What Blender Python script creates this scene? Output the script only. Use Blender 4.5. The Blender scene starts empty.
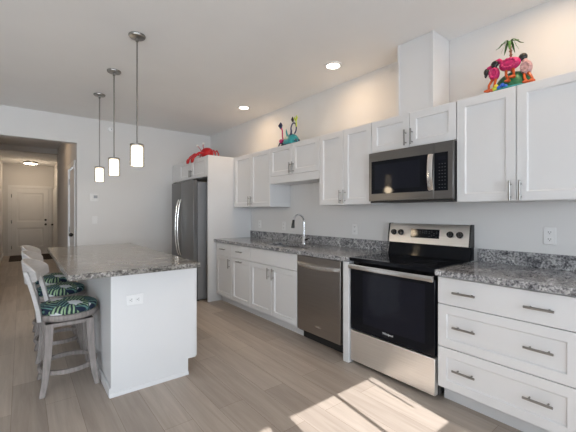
import bpy, bmesh, math, random
from math import pi, sin, cos, radians
from mathutils import Vector, Matrix

random.seed(7)
SC = bpy.context.scene
COL = SC.collection

# ------------------------------------------------------------------ camera
FPX = 337.56
YAW = 0.66897
cam_d = bpy.data.cameras.new('camera')
cam_d.sensor_fit = 'HORIZONTAL'
cam_d.sensor_width = 36.0
cam_d.lens = FPX / 576.0 * 36.0
cam_d.shift_y = -(216.0 - 212.33) / 576.0
cam_d.clip_start = 0.05
cam = bpy.data.objects.new('camera', cam_d)
COL.objects.link(cam)
cam.location = (0, 0, 1.3035)
cam.rotation_euler = (pi / 2, 0, -YAW)
SC.camera = cam

# ------------------------------------------------------------------ world, sun, exposure
wd = bpy.data.worlds.new('daylight')
SC.world = wd
wd.use_nodes = True
wn = wd.node_tree
bgn = wn.nodes['Background']
bgn.inputs['Color'].default_value = (0.80, 0.90, 1.0, 1)
bgn.inputs['Strength'].default_value = 9.0

SUN_T = 2.06 / (1.75 + 1.90)      # tangent of the sun's height
sun_d = bpy.data.lights.new('sun', 'SUN')
sun_d.energy = 8.0
sun_d.angle = radians(0.2)
sun_d.color = (1.0, 0.98, 0.98)
sun = bpy.data.objects.new('sun', sun_d)
COL.objects.link(sun)
sdir = Vector((0.14, 1.0, -SUN_T))
sun.rotation_euler = sdir.to_track_quat('-Z', 'Y').to_euler()
sun.location = (-1, -6, 6)

SC.view_settings.view_transform = 'Standard'
SC.view_settings.look = 'None'
SC.view_settings.gamma = 1.0
SC.view_settings.use_curve_mapping = False
SC.view_settings.exposure = 0.44

# ------------------------------------------------------------------ room numbers
XW = 2.865      # right wall
XL = -4.2       # left wall
YB = -1.90      # back wall, behind the camera
YF = 6.036      # far wall
HC = 2.7676     # ceiling
XF = 2.245      # base cabinet fronts
XU = 2.5246     # wall cabinet fronts
CT = 0.914      # worktop height


# ------------------------------------------------------------------ materials
def mat(name, color, rough=0.5, metal=0.0, var=0.03, scale=6.0, bump=0.0, bscale=60.0, coat=0.0, spec=0.5, stretch=None):
    m = bpy.data.materials.new(name)
    m.use_nodes = True
    nt = m.node_tree
    b = nt.nodes['Principled BSDF']
    b.inputs['Roughness'].default_value = rough
    b.inputs['Metallic'].default_value = metal
    b.inputs['Coat Weight'].default_value = coat
    b.inputs['Specular IOR Level'].default_value = spec
    tc = nt.nodes.new('ShaderNodeTexCoord')
    src = tc.outputs['Object']
    if stretch:
        mp = nt.nodes.new('ShaderNodeMapping')
        mp.inputs['Scale'].default_value = stretch
        nt.links.new(src, mp.inputs['Vector'])
        src = mp.outputs['Vector']
    n = nt.nodes.new('ShaderNodeTexNoise')
    n.inputs['Scale'].default_value = scale
    n.inputs['Detail'].default_value = 4
    nt.links.new(src, n.inputs['Vector'])
    r = nt.nodes.new('ShaderNodeValToRGB')
    c = Vector(color)
    lo = [max(0, x * (1 - var)) for x in c]
    hi = [min(1, x * (1 + var)) for x in c]
    r.color_ramp.elements[0].position = 0.3
    r.color_ramp.elements[1].position = 0.7
    r.color_ramp.elements[0].color = (*lo, 1)
    r.color_ramp.elements[1].color = (*hi, 1)
    nt.links.new(n.outputs['Fac'], r.inputs['Fac'])
    nt.links.new(r.outputs['Color'], b.inputs['Base Color'])
    if bump:
        n2 = nt.nodes.new('ShaderNodeTexNoise')
        n2.inputs['Scale'].default_value = bscale
        n2.inputs['Detail'].default_value = 3
        nt.links.new(src, n2.inputs['Vector'])
        bp = nt.nodes.new('ShaderNodeBump')
        bp.inputs['Strength'].default_value = bump
        bp.inputs['Distance'].default_value = 0.01
        nt.links.new(n2.outputs['Fac'], bp.inputs['Height'])
        nt.links.new(bp.outputs['Normal'], b.inputs['Normal'])
    return m


def emit(name, color, strength):
    m = bpy.data.materials.new(name)
    m.use_nodes = True
    nt = m.node_tree
    b = nt.nodes['Principled BSDF']
    b.inputs['Base Color'].default_value = (*color, 1)
    b.inputs['Emission Color'].default_value = (*color, 1)
    b.inputs['Emission Strength'].default_value = strength
    return m


def floor_material():
    m = bpy.data.materials.new('oak_planks')
    m.use_nodes = True
    nt = m.node_tree
    N, L = nt.nodes, nt.links
    b = N['Principled BSDF']
    tc = N.new('ShaderNodeTexCoord')
    mp = N.new('ShaderNodeMapping')
    mp.inputs['Rotation'].default_value = (0, 0, pi / 2)
    mp.inputs['Location'].default_value = (0.37, 0.05, 0)
    L.new(tc.outputs['Object'], mp.inputs['Vector'])
    br = N.new('ShaderNodeTexBrick')
    br.offset = 0.37
    br.inputs['Scale'].default_value = 1.0
    br.inputs['Brick Width'].default_value = 1.22
    br.inputs['Row Height'].default_value = 0.18
    br.inputs['Mortar Size'].default_value = 0.0012
    br.inputs['Mortar Smooth'].default_value = 0.3
    br.inputs['Bias'].default_value = 0.0
    br.inputs['Color1'].default_value = (0.375, 0.318, 0.270, 1)
    br.inputs['Color2'].default_value = (0.49, 0.422, 0.360, 1)
    br.inputs['Mortar'].default_value = (0.22, 0.17, 0.13, 1)
    L.new(mp.outputs['Vector'], br.inputs['Vector'])
    mg = N.new('ShaderNodeMapping')
    mg.inputs['Scale'].default_value = (22, 1.3, 1)
    L.new(tc.outputs['Object'], mg.inputs['Vector'])
    g = N.new('ShaderNodeTexNoise')
    g.inputs['Scale'].default_value = 1.0
    g.inputs['Detail'].default_value = 6
    g.inputs['Roughness'].default_value = 0.65
    g.inputs['Distortion'].default_value = 0.6
    L.new(mg.outputs['Vector'], g.inputs['Vector'])
    rp = N.new('ShaderNodeValToRGB')
    rp.color_ramp.elements[0].position = 0.3
    rp.color_ramp.elements[0].color = (0.82, 0.80, 0.78, 1)
    rp.color_ramp.elements[1].position = 0.7
    rp.color_ramp.elements[1].color = (1.08, 1.08, 1.08, 1)
    L.new(g.outputs['Fac'], rp.inputs['Fac'])
    mx = N.new('ShaderNodeMix')
    mx.data_type = 'RGBA'
    mx.blend_type = 'MULTIPLY'
    mx.inputs[0].default_value = 1.0
    L.new(br.outputs['Color'], mx.inputs[6])
    L.new(rp.outputs['Color'], mx.inputs[7])
    L.new(mx.outputs[2], b.inputs['Base Color'])
    b.inputs['Roughness'].default_value = 0.42
    b.inputs['Specular IOR Level'].default_value = 0.4
    bp = N.new('ShaderNodeBump')
    bp.inputs['Strength'].default_value = 0.15
    bp.inputs['Distance'].default_value = 0.004
    L.new(br.outputs['Fac'], bp.inputs['Height'])
    bp.invert = True
    L.new(bp.outputs['Normal'], b.inputs['Normal'])
    return m


def granite(name, cols, vein, rot=0.6, rough=0.12, big=3.0):
    """cols: dark, mid, light, pale; vein: how strongly the pattern streams one way"""
    m = bpy.data.materials.new(name)
    m.use_nodes = True
    nt = m.node_tree
    N, L = nt.nodes, nt.links
    b = N['Principled BSDF']
    tc = N.new('ShaderNodeTexCoord')
    mp = N.new('ShaderNodeMapping')
    mp.inputs['Rotation'].default_value = (0.2, 0.3, rot)
    mp.inputs['Scale'].default_value = (1.0, 1.0 + vein, 1.0 + vein)
    L.new(tc.outputs['Object'], mp.inputs['Vector'])
    n1 = N.new('ShaderNodeTexNoise')
    n1.inputs['Scale'].default_value = big
    n1.inputs['Detail'].default_value = 7
    n1.inputs['Roughness'].default_value = 0.72
    n1.inputs['Distortion'].default_value = 1.8
    L.new(mp.outputs['Vector'], n1.inputs['Vector'])
    r1 = N.new('ShaderNodeValToRGB')
    cr = r1.color_ramp
    cr.elements[0].position = 0.36
    cr.elements[0].color = (*cols[0], 1)
    cr.elements[1].position = 0.68
    cr.elements[1].color = (*cols[3], 1)
    e = cr.elements.new(0.45)
    e.color = (*cols[1], 1)
    e = cr.elements.new(0.55)
    e.color = (*cols[2], 1)
    L.new(n1.outputs['Fac'], r1.inputs['Fac'])
    n2 = N.new('ShaderNodeTexNoise')
    n2.inputs['Scale'].default_value = 70
    n2.inputs['Detail'].default_value = 3
    n2.inputs['Roughness'].default_value = 0.6
    L.new(tc.outputs['Object'], n2.inputs['Vector'])
    r2 = N.new('ShaderNodeValToRGB')
    r2.color_ramp.elements[0].position = 0.40
    r2.color_ramp.elements[0].color = (0.18, 0.18, 0.20, 1)
    r2.color_ramp.elements[1].position = 0.56
    r2.color_ramp.elements[1].color = (1.15, 1.15, 1.15, 1)
    L.new(n2.outputs['Fac'], r2.inputs['Fac'])
    mx = N.new('ShaderNodeMix')
    mx.data_type = 'RGBA'
    mx.blend_type = 'MULTIPLY'
    mx.inputs[0].default_value = 0.75
    L.new(r1.outputs['Color'], mx.inputs[6])
    L.new(r2.outputs['Color'], mx.inputs[7])
    L.new(mx.outputs[2], b.inputs['Base Color'])
    b.inputs['Roughness'].default_value = rough
    return m


def leaf_print():
    m = bpy.data.materials.new('tropical_leaf_fabric')
    m.use_nodes = True
    nt = m.node_tree
    N, L = nt.nodes, nt.links
    b = N['Principled BSDF']
    b.inputs['Roughness'].default_value = 0.8
    tc = N.new('ShaderNodeTexCoord')
    # leaf patches: cells of a voronoi, each with its own frond direction
    v = N.new('ShaderNodeTexVoronoi')
    v.inputs['Scale'].default_value = 9.5
    L.new(tc.outputs['Object'], v.inputs['Vector'])
    vr = N.new('ShaderNodeVectorRotate')
    vr.rotation_type = 'Z_AXIS'
    sp = N.new('ShaderNodeSeparateColor')
    L.new(v.outputs['Color'], sp.inputs['Color'])
    mu = N.new('ShaderNodeMath')
    mu.operation = 'MULTIPLY'
    mu.inputs[1].default_value = 6.28
    L.new(sp.outputs[0], mu.inputs[0])
    L.new(tc.outputs['Object'], vr.inputs['Vector'])
    L.new(mu.outputs[0], vr.inputs['Angle'])
    w = N.new('ShaderNodeTexWave')
    w.inputs['Scale'].default_value = 13
    w.inputs['Distortion'].default_value = 4.0
    w.inputs['Detail'].default_value = 1
    L.new(vr.outputs['Vector'], w.inputs['Vector'])
    r = N.new('ShaderNodeValToRGB')
    cr = r.color_ramp
    cr.interpolation = 'EASE'
    cr.elements[0].position = 0.30
    cr.elements[0].color = (0.012, 0.022, 0.045, 1)
    cr.elements[1].position = 0.85
    cr.elements[1].color = (0.30, 0.42, 0.27, 1)
    e = cr.elements.new(0.5)
    e.color = (0.06, 0.14, 0.06, 1)
    e = cr.elements.new(0.66)
    e.color = (0.16, 0.28, 0.13, 1)
    L.new(w.outputs['Fac'], r.inputs['Fac'])
    # blue-grey leaves in some cells
    r3 = N.new('ShaderNodeValToRGB')
    r3.color_ramp.interpolation = 'CONSTANT'
    r3.color_ramp.elements[0].color = (1, 1, 1, 1)
    r3.color_ramp.elements[1].position = 0.72
    r3.color_ramp.elements[1].color = (0.45, 0.62, 0.95, 1)
    L.new(sp.outputs[1], r3.inputs['Fac'])
    mx = N.new('ShaderNodeMix')
    mx.data_type = 'RGBA'
    mx.blend_type = 'MULTIPLY'
    mx.inputs[0].default_value = 1
    L.new(r.outputs['Color'], mx.inputs[6])
    L.new(r3.outputs['Color'], mx.inputs[7])
    # white blossoms
    v2 = N.new('ShaderNodeTexVoronoi')
    v2.inputs['Scale'].default_value = 6.5
    v2.inputs['Randomness'].default_value = 0.8
    nd = N.new('ShaderNodeTexNoise')
    nd.inputs['Scale'].default_value = 30
    L.new(tc.outputs['Object'], nd.inputs['Vector'])
    am = N.new('ShaderNodeVectorMath')
    am.operation = 'MULTIPLY_ADD'
    am.inputs[1].default_value = (0.07, 0.07, 0.0)
    L.new(nd.outputs['Color'], am.inputs[0])
    L.new(tc.outputs['Object'], am.inputs[2])
    L.new(am.outputs['Vector'], v2.inputs['Vector'])
    r4 = N.new('ShaderNodeValToRGB')
    r4.color_ramp.elements[0].position = 0.27
    r4.color_ramp.elements[0].color = (1, 1, 1, 1)
    r4.color_ramp.elements[1].position = 0.31
    r4.color_ramp.elements[1].color = (0, 0, 0, 1)
    L.new(v2.outputs['Distance'], r4.inputs['Fac'])
    m2 = N.new('ShaderNodeMix')
    m2.data_type = 'RGBA'
    L.new(r4.outputs['Color'], m2.inputs[0])
    L.new(mx.outputs[2], m2.inputs[6])
    m2.inputs[7].default_value = (0.72, 0.74, 0.76, 1)
    L.new(m2.outputs[2], b.inputs['Base Color'])
    return m


def thin_glass(name, tint=(1, 1, 1), gloss=0.5):
    m = bpy.data.materials.new(name)
    m.use_nodes = True
    nt = m.node_tree
    N, L = nt.nodes, nt.links
    N.remove(N['Principled BSDF'])
    out = N['Material Output']
    t = N.new('ShaderNodeBsdfTransparent')
    t.inputs['Color'].default_value = (*tint, 1)
    g = N.new('ShaderNodeBsdfGlossy')
    g.inputs['Roughness'].default_value = 0.02
    fr = N.new('ShaderNodeFresnel')
    fr.inputs['IOR'].default_value = 1.45
    mx = N.new('ShaderNodeMixShader')
    fm = N.new('ShaderNodeMath')
    fm.operation = 'MULTIPLY'
    fm.inputs[1].default_value = gloss
    L.new(fr.outputs['Fac'], fm.inputs[0])
    L.new(fm.outputs[0], mx.inputs[0])
    L.new(t.outputs[0], mx.inputs[1])
    L.new(g.outputs[0], mx.inputs[2])
    L.new(mx.outputs[0], out.inputs['Surface'])
    return m


M = {}
M['wall'] = mat('painted_wall', (0.73, 0.725, 0.72), 0.85, var=0.012, scale=2, bump=0.05, bscale=140)
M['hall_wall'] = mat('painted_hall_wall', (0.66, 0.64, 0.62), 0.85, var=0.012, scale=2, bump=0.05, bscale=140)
M['ceiling'] = mat('ceiling_paint', (0.84, 0.84, 0.84), 0.92, var=0.015, scale=2, bump=0.12, bscale=220)
M['trim'] = mat('trim_paint', (0.80, 0.80, 0.80), 0.4, var=0.01)
M['floor'] = floor_material()
M['white'] = mat('cabinet_paint', (0.72, 0.72, 0.725), 0.38, var=0.01, scale=3)
M['door_paint'] = mat('door_paint', (0.74, 0.73, 0.72), 0.45, var=0.012)
M['nickel'] = mat('brushed_nickel', (0.32, 0.31, 0.295), 0.32, 1.0, var=0.05, scale=30)
M['chrome'] = mat('polished_chrome', (0.80, 0.81, 0.83), 0.10, 1.0, var=0.01)
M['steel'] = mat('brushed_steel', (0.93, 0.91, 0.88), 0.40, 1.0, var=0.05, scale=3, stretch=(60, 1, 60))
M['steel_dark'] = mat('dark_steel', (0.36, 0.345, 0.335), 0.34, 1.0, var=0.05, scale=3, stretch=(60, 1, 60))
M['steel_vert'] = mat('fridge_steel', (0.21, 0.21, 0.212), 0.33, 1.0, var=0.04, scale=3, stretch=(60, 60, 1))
M['fridge_side'] = mat('fridge_side_grey', (0.24, 0.245, 0.255), 0.5, 0.0, var=0.03)
M['steel_light'] = mat('bright_steel', (0.78, 0.77, 0.75), 0.22, 1.0, var=0.02)
M['steel_grey'] = mat('grey_steel', (0.19, 0.185, 0.18), 0.34, 1.0, var=0.05, scale=3, stretch=(60, 1, 60))
M['black_glass'] = mat('black_glass', (0.006, 0.007, 0.010), 0.06, var=0.02, spec=0.2)
M['smoke_glass'] = mat('smoked_glass', (0.012, 0.013, 0.020), 0.05, var=0.02, spec=0.2)
M['black'] = mat('black_enamel', (0.012, 0.012, 0.013), 0.25, var=0.05)
M['black_matte'] = mat('black_plastic', (0.02, 0.02, 0.02), 0.6, var=0.05)
M['ring_grey'] = mat('burner_ring_print', (0.05, 0.05, 0.055), 0.15, var=0.05)
M['mark'] = mat('white_print', (0.75, 0.76, 0.78), 0.5, var=0.01)
M['faint_mark'] = mat('grey_print', (0.33, 0.35, 0.38), 0.5, var=0.01)
M['dim_print'] = mat('dim_grey_print', (0.07, 0.075, 0.085), 0.5, var=0.01)
M['plastic'] = mat('white_plastic', (0.80, 0.80, 0.80), 0.35, var=0.01)
M['slot'] = mat('outlet_slot', (0.03, 0.03, 0.03), 0.5)
M['granite'] = granite('grey_granite', ((0.07, 0.072, 0.08), (0.27, 0.27, 0.28), (0.45, 0.445, 0.445), (0.72, 0.72, 0.72)), 0.5, 0.7, 0.12, 8.0)
M['granite_isl'] = granite('brown_grey_granite', ((0.10, 0.095, 0.085), (0.21, 0.195, 0.175), (0.32, 0.30, 0.275), (0.60, 0.59, 0.57)), 1.0, 0.5, 0.14, 6.0)
M['stool_wood'] = mat('weathered_oak', (0.25, 0.22, 0.205), 0.6, var=0.22, scale=4, stretch=(14, 14, 2.0), bump=0.1, bscale=30)
M['stool_white'] = mat('whitewashed_wood', (0.46, 0.44, 0.43), 0.55, var=0.08, scale=4, stretch=(4, 4, 16))
M['leaf'] = leaf_print()
M['sink'] = mat('sink_steel', (0.45, 0.45, 0.46), 0.35, 1.0)
M['glass'] = thin_glass('window_glass')
M['shade_glass'] = thin_glass('clear_shade_glass', (0.97, 0.96, 0.94), 0.3)
M['opal'] = emit('lit_opal_glass', (1.0, 0.86, 0.66), 1.7)
M['bulb'] = emit('lit_diffuser', (1.0, 0.90, 0.76), 9.0)
M['hall_bulb'] = emit('lit_hall_diffuser', (1.0, 0.86, 0.68), 14.0)
M['mat'] = mat('dark_doormat', (0.030, 0.018, 0.014), 0.95, var=0.3, scale=60, bump=0.4, bscale=200)
M['red'] = mat('red_painted_metal', (0.52, 0.012, 0.018), 0.28, var=0.12, scale=15)
M['teal'] = mat('teal_painted_metal', (0.03, 0.30, 0.33), 0.35, var=0.25, scale=40)
M['navy'] = mat('navy_painted_metal', (0.02, 0.035, 0.10), 0.35, var=0.2, scale=40)
M['pink'] = mat('pink_painted_metal', (0.50, 0.015, 0.13), 0.4, var=0.25, scale=60)
M['pale_pink'] = mat('pale_pink_painted_metal', (0.50, 0.30, 0.30), 0.45, var=0.25, scale=60)
M['orange'] = mat('orange_painted_metal', (0.55, 0.09, 0.015), 0.4, var=0.1, scale=40)
M['green'] = mat('green_painted_metal', (0.02, 0.16, 0.065), 0.4, var=0.35, scale=50)
M['leafgreen'] = mat('frond_green', (0.06, 0.16, 0.04), 0.45, var=0.3, scale=60)
M['lime'] = mat('lime_painted_metal', (0.50, 0.62, 0.06), 0.4, var=0.1)
M['yellow'] = mat('yellow_painted_metal', (0.80, 0.62, 0.05), 0.4, var=0.1)
M['blue'] = mat('blue_painted_metal', (0.03, 0.13, 0.62), 0.4, var=0.1)
M['bark'] = mat('palm_bark', (0.20, 0.085, 0.05), 0.6, var=0.3, scale=60)
M['eye_white'] = mat('white_enamel', (0.85, 0.85, 0.80), 0.3, var=0.01)


# ------------------------------------------------------------------ mesh builder
class MB:
    def __init__(self):
        self.bm = bmesh.new()

    def _add(self, verts, faces, smooth=False):
        vs = [self.bm.verts.new(v) for v in verts]
        out = []
        for f in faces:
            try:
                fc = self.bm.faces.new([vs[i] for i in f])
                fc.smooth = smooth
                out.append(fc)
            except ValueError:
                pass
        return vs, out

    def box(self, x0, x1, y0, y1, z0, z1, bev=0.0, seg=1):
        x0, x1 = min(x0, x1), max(x0, x1)
        y0, y1 = min(y0, y1), max(y0, y1)
        z0, z1 = min(z0, z1), max(z0, z1)
        v = [(x0, y0, z0), (x1, y0, z0), (x1, y1, z0), (x0, y1, z0), (x0, y0, z1), (x1, y0, z1), (x1, y1, z1), (x0, y1, z1)]
        f = [(0, 3, 2, 1), (4, 5, 6, 7), (0, 1, 5, 4), (1, 2, 6, 5), (2, 3, 7, 6), (3, 0, 4, 7)]
        vs, fs = self._add(v, f)
        if bev > 0:
            ed = set()
            for fc in fs:
                ed.update(fc.edges)
            bmesh.ops.bevel(self.bm, geom=list(ed), offset=bev, segments=seg, affect='EDGES', profile=0.5)
        return self

    def rings(self, rings, cap=True, closed=True, smooth=True, loop=False):
        """loft a list of rings (each a list of points)"""
        n = len(rings[0])
        verts = [p for r in rings for p in r]
        faces = []
        m = len(rings)
        for i in range(m if loop else m - 1):
            j = (i + 1) % m
            for k in range(n if closed else n - 1):
                l = (k + 1) % n
                faces.append((i * n + k, i * n + l, j * n + l, j * n + k))
        vs, fs = self._add(verts, faces, smooth)
        if cap and not loop:
            for idx in (0, m - 1):
                pts = vs[idx * n:(idx + 1) * n]
                try:
                    self.bm.faces.new(pts if idx else list(reversed(pts)))
                except ValueError:
                    pass
        return self

    def cyl(self, p0, p1, r0, r1=None, n=20, cap=True):
        r1 = r0 if r1 is None else r1
        return self.tube([p0, p1], [r0, r1], n, cap)

    def tube(self, pts, r, n=12, cap=True, loop=False, flat=1.0):
        pts = [Vector(p) for p in pts]
        if not isinstance(r, (list, tuple)):
            r = [r] * len(pts)
        rings = []
        m = len(pts)
        prev = None
        for i, p in enumerate(pts):
            if loop:
                t = (pts[(i + 1) % m] - pts[i - 1]).normalized()
            else:
                t = (pts[min(i + 1, m - 1)] - pts[max(i - 1, 0)]).normalized()
            if prev is None:
                a = Vector((0, 0, 1)) if abs(t.z) < 0.9 else Vector((1, 0, 0))
                u = t.cross(a).normalized()
            else:
                u = (prev - t * prev.dot(t)).normalized()
            prev = u
            w = t.cross(u)
            rings.append([p + (u * cos(2 * pi * k / n) + w * sin(2 * pi * k / n) * flat) * r[i] for k in range(n)])
        return self.rings(rings, cap, True, True, loop)

    def lathe(self, prof, center=(0, 0, 0), n=28, cap=True):
        c = Vector(center)
        rr = [[c + Vector((r * cos(2 * pi * k / n), r * sin(2 * pi * k / n), z)) for k in range(n)] for r, z in prof]
        return self.rings(rr, cap, True, True)

    def ball(self, c, r, n=14, m=9, rot=None):
        if not isinstance(r, (list, tuple)):
            r = (r, r, r)
        c = Vector(c)
        rr = []
        for i in range(m + 1):
            a = -pi / 2 + pi * (0.03 + 0.94 * i / m)
            ring = []
            for k in range(n):
                p = Vector((r[0] * cos(a) * cos(2 * pi * k / n), r[1] * cos(a) * sin(2 * pi * k / n), r[2] * sin(a)))
                if rot is not None:
                    p = rot @ p
                ring.append(c + p)
            rr.append(ring)
        return self.rings(rr)

    def prism(self, poly, axis, a0, a1):
        """extrude a 2D polygon along an axis"""
        def pt(p, a):
            if axis == 'x':
                return (a, p[0], p[1])
            if axis == 'y':
                return (p[0], a, p[1])
            return (p[0], p[1], a)
        return self.rings([[pt(p, a0) for p in poly], [pt(p, a1) for p in poly]], smooth=False)

    def slab_hole(self, x0, x1, y0, y1, z0, z1, hx0, hx1, hy0, hy1):
        o = [(x0, y0), (x1, y0), (x1, y1), (x0, y1)]
        h = [(hx0, hy0), (hx1, hy0), (hx1, hy1), (hx0, hy1)]
        rr = [[(*p, z1) for p in o], [(*p, z1) for p in h], [(*p, z0) for p in h], [(*p, z0) for p in o]]
        return self.rings(rr, False, True, False, True)

    def build(self, name, m, parent=None, bevel=0.0, smooth=False):
        bm = self.bm
        bmesh.ops.recalc_face_normals(bm, faces=bm.faces[:])
        me = bpy.data.meshes.new(name)
        off = Vector((0, 0, 0))
        p = parent
        while p is not None:
            off += p.location
            p = p.parent
        if off.length > 0:
            bmesh.ops.translate(bm, verts=bm.verts[:], vec=-off)
        bm.to_mesh(me)
        bm.free()
        o = bpy.data.objects.new(name, me)
        COL.objects.link(o)
        if m is not None:
            me.materials.append(m)
        if parent is not None:
            o.parent = parent
        if bevel:
            md = o.modifiers.new('edge', 'BEVEL')
            md.width = bevel
            md.segments = 2
            md.limit_method = 'ANGLE'
            md.angle_limit = radians(40)
        try:
            me.set_sharp_from_angle(angle=radians(38))
        except Exception:
            pass
        return o


def thing(name, label, cat, loc=(0, 0, 0), group=None):
    o = bpy.data.objects.new(name, None)
    o.empty_display_size = 0.1
    COL.objects.link(o)
    o.location = loc
    tag(o, label, cat, group)
    return o


def tag(o, label, cat, group=None, kind=None):
    o['label'] = label
    o['category'] = cat
    if group:
        o['group'] = group
    if kind:
        o['kind'] = kind
    return o


def struct(o, label=None):
    o['kind'] = 'structure'
    if label:
        o['label'] = label
    return o


# ------------------------------------------------------------------ the room
HXL, HXR = -0.43, 0.667     # hall
HZ = 2.365                  # header over the hall opening
YE = 13.1                   # entry end wall
YN = 9.60                   # where the hall opens to the entry
EXR = 0.82                  # entry right wall
T = 0.14

b = MB()
b.box(XL - T, XW + T, YB - T, YF + T, -0.10, 0)
b.box(HXL - 0.3, EXR + 0.3, YF + T, YE + T, -0.10, 0)
fl = struct(b.build('floor', M['floor']), 'wide plank pale oak floor')
b = MB()
b.box(XL - T, XW + T, YB - T, YF + T, HC, HC + 0.12)
b.box(HXL - 0.3, EXR + 0.3, YF + T, YE + T, HC, HC + 0.12)
struct(b.build('ceiling', M['ceiling']), 'flat pale grey ceiling')
struct(MB().box(XW, XW + T, YB - T, YF + T, 0, HC).build('wall_right', M['wall']), 'pale wall behind the cabinets')
b = MB()
b.box(XL, HXL, YF, YF + T, 0, HC)
b.box(HXR, XW, YF, YF + T, 0, HC)
b.box(HXL, HXR, YF, YF + T, HZ, HC)
struct(b.build('wall_far', M['wall']), 'pale far wall with the square hall opening')
# back wall with window openings (behind the camera; the sun comes in here)
WINS = [(0.78, 1.72, 0.92, 2.115), (-0.23, 0.72, 0.92, 2.115)]
ADDED_DOOR = (-3.95, -1.45, 0.02, 2.15)     # unseen glazed door added for more daylight: from, to along x
b = MB()
xs = [XL, ADDED_DOOR[0], ADDED_DOOR[1], WINS[1][0], WINS[1][1], WINS[0][0], WINS[0][1], XW]
for i in range(0, 7, 2):
    b.box(xs[i], xs[i + 1], YB - T, YB, 0, HC)
for (x0, x1, z0, z1) in WINS + [ADDED_DOOR]:
    if z0 > 0.1:
        b.box(x0, x1, YB - T, YB, 0, z0)
    b.box(x0, x1, YB - T, YB, z1, HC)
struct(b.build('wall_back', M['wall']), 'pale wall with two windows and an added glazed door')
struct(MB().box(XL - T, XL, YB - T, YF + T, 0, HC).build('wall_left', M['wall']), 'plain pale side wall')
# hall and entry
struct(MB().box(HXL - T, HXL, YF + T, YE + T, 0, HC).build('wall_hall_left', M['hall_wall']), 'left wall of the hall')
DY0, DY1 = 6.285, 7.10      # side door in the hall
b = MB()
b.box(HXR, HXR + T, YF + T, DY0, 0, HC)
b.box(HXR, HXR + T, DY1, YN, 0, HC)
b.box(HXR, HXR + T, DY0, DY1, 2.05, HC)
struct(b.build('wall_hall_right', M['hall_wall']), 'right wall of the hall with a side door')
struct(MB().box(EXR, EXR + T, YN, YE + T, 0, HC).build('wall_entry_right', M['hall_wall']), 'right wall of the entry')
struct(MB().box(HXL, EXR, YE, YE + T, 0, HC).build('wall_end', M['hall_wall']), 'end wall of the hall with the front door')
struct(MB().box(HXL, EXR, YN - 0.11, YN, 2.655, HC).build('trim_1', M['hall_wall']), 'shallow beam across the hall ceiling')

# baseboards
BB = 0.095
struct(MB().box(XL, HXL, YF - 0.014, YF, 0, BB, 0.003).build('baseboard_far', M['trim']))
struct(MB().box(HXR, 2.08, YF - 0.014, YF, 0, BB, 0.003).build('baseboard_far_right', M['trim']))
struct(MB().box(XL, XL + 0.014, YB, YF - 0.015, 0, BB, 0.003).build('baseboard_left', M['trim']))
struct(MB().box(HXL, HXL + 0.014, YF + T, YE, 0, BB, 0.003).build('baseboard_hall_left', M['trim']))
struct(MB().box(HXR - 0.014, HXR, DY1 + 0.07, YN, 0, BB, 0.003).build('baseboard_hall_right', M['trim']))


# windows in the back wall
def window(n, x0, x1, z0, z1, muntin=True):
    y = YB - 0.09
    f = MB()
    w = 0.045
    f.box(x0, x0 + w, y, y + 0.06, z0, z1)
    f.box(x1 - w, x1, y, y + 0.06, z0, z1)
    f.box(x0 + w, x1 - w, y, y + 0.06, z0, z0 + w)
    f.box(x0 + w, x1 - w, y, y + 0.06, z1 - w, z1)
    zr = 1.66
    f.box(x0 + w, x1 - w, y + 0.012, y + 0.042, zr - 0.02, zr + 0.02)
    xm = (x0 + x1) / 2
    f.box(xm - 0.012, xm + 0.012, y + 0.015, y + 0.045, z0 + w, z1 - w)
    o = struct(f.build('window_%d' % n, M['trim']), 'white double hung window')
    MB().box(x0 + w, x1 - w, y + 0.024, y + 0.030, z0 + w, z1 - w).build('pane', M['glass'], o)
    s = MB()
    s.box(x0 - 0.06, x1 + 0.06, YB - 0.03, YB + 0.035, z0 - 0.03, z0)
    s.build('sill', M['trim'], o)
    return o


w1 = window(1, *WINS[0])
window(2, *WINS[1])
MB().cyl((1.615, YB - 0.015, 1.79), (1.615, YB - 0.015, 2.05), 0.008, n=8).build('blind_wand', M['trim'], w1)
x0, x1, z0, z1 = ADDED_DOOR
y = YB - 0.10
f = MB()
xm = (x0 + x1) / 2
for a, c in ((x0, x0 + 0.07), (xm - 0.05, xm + 0.05), (x1 - 0.07, x1)):
    f.box(a, c, y, y + 0.08, z0, z1)
for a, c in ((x0 + 0.07, xm - 0.05), (xm + 0.05, x1 - 0.07)):
    f.box(a, c, y, y + 0.08, z0, z0 + 0.09)
    f.box(a, c, y, y + 0.08, z1 - 0.08, z1)
d3 = struct(f.build('added_door_3', M['trim']), 'added white framed glazed sliding door, unseen, letting in daylight')  # out of view, added so daylight reaches the island and left ceiling
for a, c in ((x0 + 0.07, xm - 0.05), (xm + 0.05, x1 - 0.07)):
    MB().box(a, c, y + 0.03, y + 0.036, z0 + 0.09, z1 - 0.08).build('pane', M['glass'], d3)


# light portals standing in the openings, to let the sky in cleanly
def portal(w, h, loc, rot):
    ld = bpy.data.lights.new('window_daylight', 'AREA')
    ld.shape = 'RECTANGLE'
    ld.size = w
    ld.size_y = h
    ld.cycles.is_portal = True
    lo = bpy.data.objects.new('window_daylight', ld)
    COL.objects.link(lo)
    lo.location = loc
    lo.rotation_euler = rot


for (x0, x1, z0, z1) in WINS + [ADDED_DOOR]:
    portal(x1 - x0, z1 - z0, ((x0 + x1) / 2, YB - T - 0.02, (z0 + z1) / 2), (pi / 2, 0, 0))


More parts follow.
